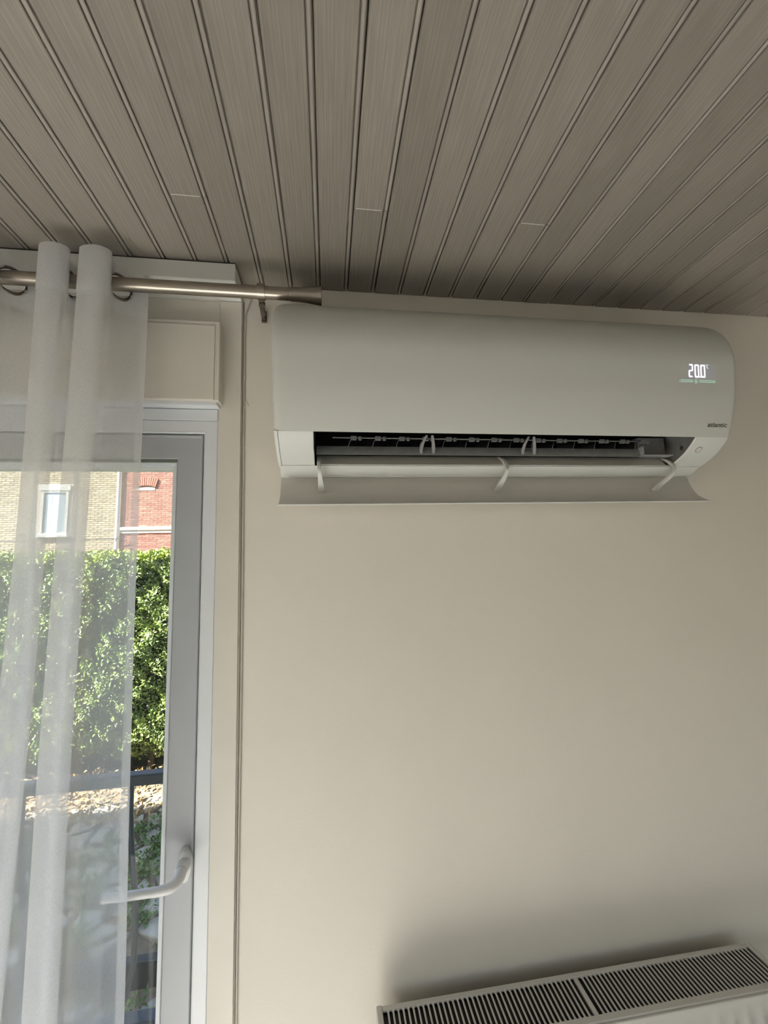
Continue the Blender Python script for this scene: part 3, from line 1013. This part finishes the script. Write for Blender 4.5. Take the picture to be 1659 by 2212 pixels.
# eyelets: one ring wherever the cloth crosses the rod
for i, c in zip(crossings, RINGS):
    a = np.array(plan[max(i - 3, 0)])
    b2 = np.array(plan[min(i + 4, N - 1)])
    t = Vector((*(b2 - a), 0)).normalized()          # cloth direction in plan
    nz = Vector((t.y, -t.x, 0))                       # ring axis = cloth normal
    b = MB()
    rings = []
    for k in range(36):
        an = 2 * math.pi * k / 36
        d = t * math.cos(an) + Vector((0, 0, 1)) * math.sin(an)
        rings.append([tuple(c + d * (RING_R + 0.0034 * math.cos(w)) + nz * (0.0022 * math.sin(w))) for w in [2 * math.pi * j / 10 for j in range(10)]])
    rings.append(rings[0])
    b.loft(rings, True, False)
    keep(b.build('eyelet', 'nickel_dark', smooth=True), cu)

# ------------------------------------------------------------------ cables
cb1 = empty('wall_cable', (-0.2, 0, 0))
tag(cb1, 'thin twin cable running down the wall beside the garden door', 'cable')
pts = [(-0.2000 + 0.0006 * math.sin(z * 5.1), -0.0022, z) for z in np.linspace(0.02, 2.396, 60)]
keep(MB().tube(pts, 0.0012, 8).build('cable_strand', 'cable_dark', smooth=True), cb1)
pts = [(-0.1955 + 0.0009 * math.sin(z * 4.3 + 1) + (0.0008 if z > 2.3 else 0), -0.0024, z) for z in np.linspace(0.02, 2.362, 60)]
pts += [(-0.1915, -0.0024, 2.376), (-0.1860, -0.0024, 2.390), (-0.1800, -0.0024, 2.408), (-0.1770, -0.0024, 2.43)]
keep(MB().tube(pts, 0.0017, 8).build('cable_strand', 'cable', smooth=True), cb1)
keep(MB().tube([(-0.194, -0.003, 2.140), (-0.189, -0.005, 2.139), (-0.1865, -0.006, 2.133), (-0.185, -0.006, 2.128)], 0.0011, 6).build('loose_end', 'cable', smooth=True), cb1)

# ------------------------------------------------------------------ garden
GZ, GZ2, STEP_Y = -0.30, -0.42, 1.62
gr = struct(MB().box(-14, 6, STEP_Y, 13.5, GZ - 0.3, GZ - 0.02).build('ground_1', 'soil'), 'bare soil of the garden')
gr2 = struct(MB().box(-14, 6, 0.25, STEP_Y, GZ2 - 0.3, GZ2 - 0.02).build('ground_2', 'soil'), 'lower strip of soil beside the house')


def clip(poly, p, nrm2):
    out = []
    for i in range(len(poly)):
        a, b = poly[i], poly[(i + 1) % len(poly)]
        da, db_ = np.dot(a - p, nrm2), np.dot(b - p, nrm2)
        if da <= 0:
            out.append(a)
        if da * db_ < 0:
            out.append(a + (b - a) * da / (da - db_))
    return out


JP = []


def paving(name, label, x0, x1, y0, y1, z, cell, gap, thick):
    root = empty(name, ((x0 + x1) / 2, (y0 + y1) / 2, z))
    tag(root, label, 'paving')
    nx, ny = int((x1 - x0) / cell), int((y1 - y0) / cell)
    seeds = [np.array([x0 + (i + 0.5 + random.uniform(-.42, .42)) * cell, y0 + (j + 0.5 + random.uniform(-.42, .42)) * cell]) for i in range(-1, nx + 1) for j in range(-1, ny + 1)]
    A = np.array(seeds)
    for s in seeds:
        if not (x0 < s[0] < x1 and y0 < s[1] < y1):
            continue
        poly = [s + np.array(d) * cell * 2 for d in ((-1, -1), (1, -1), (1, 1), (-1, 1))]
        dd = np.linalg.norm(A - s, axis=1)
        for k in np.argsort(dd)[1:16]:
            o = A[k]
            n2 = (o - s) / np.linalg.norm(o - s)
            poly = clip(poly, (s + o) / 2 - n2 * gap * random.uniform(.4, 1), n2)
            if len(poly) < 3:
                break
        if len(poly) < 3:
            continue
        poly = [np.clip(p, (x0, y0), (x1, y1)) for p in poly]
        JP.extend((float(p[0]), float(p[1])) for p in poly)
        # break straight edges a little
        pp = []
        for i in range(len(poly)):
            a, b2 = poly[i], poly[(i + 1) % len(poly)]
            pp += [a, (a + b2) / 2 + rng.normal(0, cell * 0.018, 2)]
        c = sum(pp) / len(pp)
        h = z + random.uniform(-0.006, 0.012)
        tilt = rng.normal(0, 0.03, 2)
        lo_, mi, hi = [], [], []
        for p in pp:
            d = p - c
            dz = float(np.dot(d, tilt))
            lo_.append((p[0], p[1], z - thick))
            mi.append((p[0], p[1], h - 0.006 + dz))
            hi.append((c[0] + d[0] * 0.94, c[1] + d[1] * 0.94, h + dz))
        b = MB().loft([lo_, mi, hi])
        keep(b.build('paving_stone', 'stone'), root)
    return root


paving('stone_paving', 'crazy paving of sandstone slabs between house and hedge', -2.6, -0.55, STEP_Y + 0.025, 3.25, GZ, 0.19, 0.03, 0.03)
paving('stone_paving', 'lower crazy paving slabs beside the balcony railing', -1.7, -0.35, 0.62, STEP_Y - 0.036, GZ2, 0.18, 0.028, 0.03)
stp = tag(MB().box(-6, 1.0, STEP_Y - 0.03, STEP_Y + 0.02, GZ2 - 0.02, GZ - 0.008).build('garden_step', 'iron', bevel=0.006), 'dark low step edging across the paving', 'step')


def leaves(name, matn, P, size, parent, up_bias=0.3, label=None, n_bias=None, aspect=0.5):
    n_ = len(P)
    N3 = rng.normal(0, 1, (n_, 3))
    if n_bias is not None:
        N3 += np.array(n_bias)
    N3[:, 2] += up_bias
    N3 /= np.linalg.norm(N3, axis=1)[:, None]
    T = rng.normal(0, 1, (n_, 3))
    T -= N3 * (T * N3).sum(1)[:, None]
    T /= np.linalg.norm(T, axis=1)[:, None]
    B = np.cross(N3, T)
    sz = size * rng.uniform(.65, 1.3, n_)[:, None]
    base = P - T * sz * .5
    tip = P + T * sz * .5 - N3 * sz * .12
    l_ = P + B * sz * aspect * .5 + N3 * sz * .07
    r_ = P - B * sz * aspect * .5 + N3 * sz * .07
    V = np.stack([base, l_, tip, r_], 1).reshape(-1, 3)
    Fi = (np.arange(n_)[:, None] * 4 + np.array([0, 1, 2, 0, 2, 3])[None, :]).reshape(-1, 3)
    me = bpy.data.meshes.new(name)
    me.vertices.add(len(V))
    me.vertices.foreach_set('co', V.ravel())
    me.loops.add(Fi.size)
    me.loops.foreach_set('vertex_index', Fi.ravel().astype(np.int32))
    me.polygons.add(len(Fi))
    me.polygons.foreach_set('loop_start', np.arange(0, Fi.size, 3, dtype=np.int32))
    me.update(calc_edges=True)
    me.materials.append(M[matn])
    o = bpy.data.objects.new(name, me)
    COL.objects.link(o)
    if parent:
        keep(o, parent)
    o['kind'] = 'stuff'
    return o


hg = empty('hedge', (-2.4, 4.0, GZ))
tag(hg, 'tall clipped evergreen hedge with glossy leaves beyond the paving', 'hedge')
HX0, HX1, HY, HT = -5.2, 0.4, 3.62, 1.87


def lump(x, z):
    return 0.07 * np.sin(x * 7.1 + z * 3) * np.cos(z * 8.3 + x * 2) + 0.05 * np.sin(x * 17 + 1) * np.sin(z * 15 + 2) + 0.03 * np.sin(x * 31 + z * 27)


def hedge_pts(n_, x0, x1):
    x = rng.uniform(x0, x1, n_)
    z = rng.uniform(GZ + 0.10, HT + 0.05, n_)
    y = HY + lump(x, z) + rng.exponential(0.045, n_) + np.clip(0.35 - (z - GZ), 0, 1) * 0.9
    y += np.clip(z - (HT - 0.12), 0, 1) * 0.8
    return np.stack([x, y, z], 1)


P = np.concatenate([hedge_pts(42000, -3.9, -1.2), hedge_pts(9000, HX0, -3.9), hedge_pts(12000, -1.2, HX1)])
keepm = (np.sin(P[:, 0] * 13 + P[:, 2] * 9) * np.sin(P[:, 2] * 12 - P[:, 0] * 5 + 1) + rng.uniform(-.6, .6, len(P))) > -0.72
P = P[keepm]
leaves('foliage', 'leaf', P, 0.038, hg, 0.4, n_bias=(-0.2, -0.7, 0))
n_ = 9000
xt = rng.uniform(HX0, HX1, n_)
yt = rng.uniform(HY - 0.02, HY + 0.7, n_)
zt = HT + 0.015 + 0.03 * np.sin(xt * 11) * np.sin(yt * 9) + rng.normal(0, 0.022, n_) - np.clip(HY + .1 - yt, 0, 1) * 0.35
leaves('young_shoots', 'leaf_top', np.stack([xt, yt, zt], 1), 0.05, hg, 0.6)
xt = rng.uniform(-3.6, -1.2, 1500)
ll = leaves('leaf_litter', 'drystuff', np.stack([xt, HY - 0.25 + rng.uniform(-.55, .4, 1500), GZ + 0.012 + rng.exponential(0.02, 1500)], 1), 0.05, None, 1.2)
tag(ll, 'dry brown leaf litter on the sunlit ground below the hedge', 'leaf litter', kind='stuff')
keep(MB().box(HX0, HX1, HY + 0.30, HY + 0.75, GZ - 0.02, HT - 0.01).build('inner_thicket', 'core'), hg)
for k in range(12):
    bx = -3.9 + k * 0.26 + random.uniform(-.07, .07)
    p0 = (bx, HY + 0.22, GZ - 0.02)
    p1 = (bx + random.uniform(-.08, .08), HY + 0.2, GZ + 0.25)
    p2 = (bx + random.uniform(-.2, .2), HY + 0.18, GZ + 0.6)
    keep(MB().tube([p0, p1, p2], [0.035, 0.026, 0.012], 7).build('trunk', 'twig', smooth=True), hg)
# weeds between the slabs
nW = 9000
sel = np.array([p for p in JP if p[1] < 2.8])[rng.permutation(len([p for p in JP if p[1] < 2.8]))[:200]]
cx, cy = sel[:, 0], sel[:, 1]
ci = rng.integers(0, len(sel), nW)
wx = cx[ci] + rng.normal(0, 0.042, nW)
wy = cy[ci] + rng.normal(0, 0.032, nW)
wz = np.where(wy > STEP_Y, GZ, GZ2) + rng.exponential(0.022, nW) + 0.012
wd_ = leaves('weeds', 'weed', np.stack([wx, wy, wz], 1), 0.034, None, 0.7)
tag(wd_, 'low green weeds growing between the paving slabs', 'weeds', kind='stuff')

# balcony railing
rl = empty('balcony_railing', (-0.8, 0.45, 0.35))
tag(rl, 'dark iron balcony railing with curved balusters outside the door', 'railing')
keep(MB().box(-1.9, 0.6, 0.432, 0.468, 1.090, 1.1225).build('top_rail', 'iron', bevel=0.004), rl)
keep(MB().box(-1.9, 0.6, 0.430, 0.470, 0.432, 0.457).build('bottom_rail', 'iron', bevel=0.003), rl)


def baluster(x):
    p = cat_rom([(x, 0.45, 1.092), (x + 0.001, 0.45, 1.0035), (x + 0.010, 0.45, 0.886), (x + 0.018, 0.45, 0.8217), (x + 0.026, 0.45, 0.708), (x + 0.0265, 0.45, 0.634), (x + 0.0245, 0.45, 0.586), (x + 0.011, 0.45, 0.528), (x - 0.003, 0.45, 0.482), (x - 0.006, 0.45, 0.455)], 5)
    return keep(MB().tube(p, 0.0085, 10).build('baluster', 'iron', smooth=True), rl)


for k in range(-3, 5):
    baluster(-0.6043 + 0.30 * k)
for x in (-1.88, 0.58):
    keep(MB().box(x - 0.015, x + 0.015, 0.435, 0.465, GZ2 - 0.03, 1.084).build('post', 'iron', bevel=0.003), rl)

# ------------------------------------------------------------------ houses across the garden
HYF = 13.5


def bricks(name, matn, parent, x0, x1, z0, z1, yf, holes=(), bw=0.212, bh=0.049, jt=0.021):
    V, Fc = [], []
    row = 0
    z = z0
    while z + bh < z1:
        x = x0 - (0.5 * (bw + jt) if row % 2 else 0)
        while x < x1:
            a, b = max(x, x0), min(x + bw, x1)
            if b - a > 0.03 and not any(a < h[1] and b > h[0] and z < h[3] and z + bh > h[2] for h in holes):
                y = yf - 0.012 + random.uniform(-.003, .003)
                o = len(V)
                V += [(a, y, z), (b, y, z), (b, y, z + bh), (a, y, z + bh), (a, yf + .01, z), (b, yf + .01, z), (b, yf + .01, z + bh), (a, yf + .01, z + bh)]
                Fc += [(o, o + 1, o + 2, o + 3), (o + 4, o, o + 3, o + 7), (o + 1, o + 5, o + 6, o + 2), (o + 3, o + 2, o + 6, o + 7), (o + 4, o + 5, o + 1, o)]
            x += bw + jt
        z += bh + jt
        row += 1
    me = bpy.data.meshes.new(name)
    me.from_pydata(V, [], Fc)
    me.materials.append(M[matn])
    o = bpy.data.objects.new(name, me)
    COL.objects.link(o)
    o['kind'] = 'stuff'
    return keep(o, parent)


h1 = empty('brick_house', (-4, HYF, GZ))
tag(h1, 'red brick house with pale string course and blind arch beyond the hedge', 'house')
keep(MB().box(-6.72, 1.5, HYF, HYF + 4, GZ - 0.3, 6.4).build('wall', 'mortar'), h1)
arch = (-6.30, -5.62, 4.22, 4.75)
band = (-7, 2, 2.86, 3.06)
bricks('brickwork', 'brick_red', h1, -6.70, -2.0, 1.6, 6.2, HYF, holes=[band])
keep(MB().box(-6.72, 1.5, HYF - 0.07, HYF, 2.95, 3.05).build('string_course', 'stonewhite', bevel=0.01), h1)
keep(MB().box(-6.72, 1.5, HYF - 0.04, HYF, 2.86, 2.90).build('string_course', 'stonewhite'), h1)
ar = MB()
for k in range(11):
    t0 = -0.30 + 0.60 * k / 11 + 0.006
    t1 = -0.30 + 0.60 * (k + 1) / 11 - 0.006
    ra_, rb_ = 1.05, 1.33
    cx_, cz_ = -5.96, 3.38
    q_ = [(cx_ + r_ * math.sin(t), cz_ + r_ * math.cos(t)) for r_, t in ((ra_, t0), (rb_, t0), (rb_, t1), (ra_, t1))]
    ar.add([(a, HYF - 0.05, b) for a, b in q_] + [(a, HYF, b) for a, b in q_], [(0, 1, 2, 3), (0, 4, 5, 1), (1, 5, 6, 2), (2, 6, 7, 3), (3, 7, 4, 0)])
ao_ = ar.build('arch', 'brick_red')
keep(ao_, h1)
keep(MB().box(-6.25, -5.67, HYF - 0.022, HYF, 4.27, 4.395).build('blind_panel', 'stone'), h1)

h2 = empty('pale_brick_house', (-10, HYF, GZ))
tag(h2, 'pale yellow brick house with white window behind the curtain', 'house')
keep(MB().box(-16, -6.82, HYF + 0.12, HYF + 4, GZ - 0.3, 6.4).build('wall', 'mortar'), h2)
W0, W1, WZ0, WZ1 = -9.15, -8.35, 2.85, 4.3
bricks('brickwork', 'brick_cream', h2, -12.2, -6.86, 1.6, 6.2, HYF + 0.12, holes=[(W0 - .05, W1 + .05, WZ0 - .08, WZ1 + .2)])
wo = keep(MB().ring(W0, W1, WZ0, WZ1, [(0, HYF + 0.14), (0, HYF + 0.08), (0.07, HYF + 0.08), (0.07, HYF + 0.14)]).build('window_frame', 'stonewhite'), h2)
keep(MB().box(W0 + .07, W1 - .07, HYF + 0.11, HYF + 0.12, WZ0 + .07, WZ1 - .07).build('window_pane', 'farglass'), h2)
keep(MB().box(W0 - .06, W1 + .06, HYF + 0.06, HYF + 0.12, WZ1, WZ1 + .17).build('lintel', 'stonewhite'), h2)
keep(MB().box(W0 - .06, W1 + .06, HYF + 0.02, HYF + 0.12, WZ0 - .07, WZ0).build('window_sill', 'stonewhite'), h2)
dp = tag(MB().tube([(-6.775, HYF - 0.06, GZ), (-6.775, HYF - 0.06, 6.3)], 0.05, 12).build('downpipe', 'stonewhite', smooth=True, autosmooth=50), 'white rain downpipe between the two brick houses', 'pipe')
oc = tag(MB().tube([(-13, HYF - 0.25, 2.70), (-9, HYF - 0.25, 2.64), (-6.6, HYF - 0.12, 2.68)], 0.012, 6).build('overhead_cable', 'iron'), 'dark overhead cable in front of the pale house', 'cable')
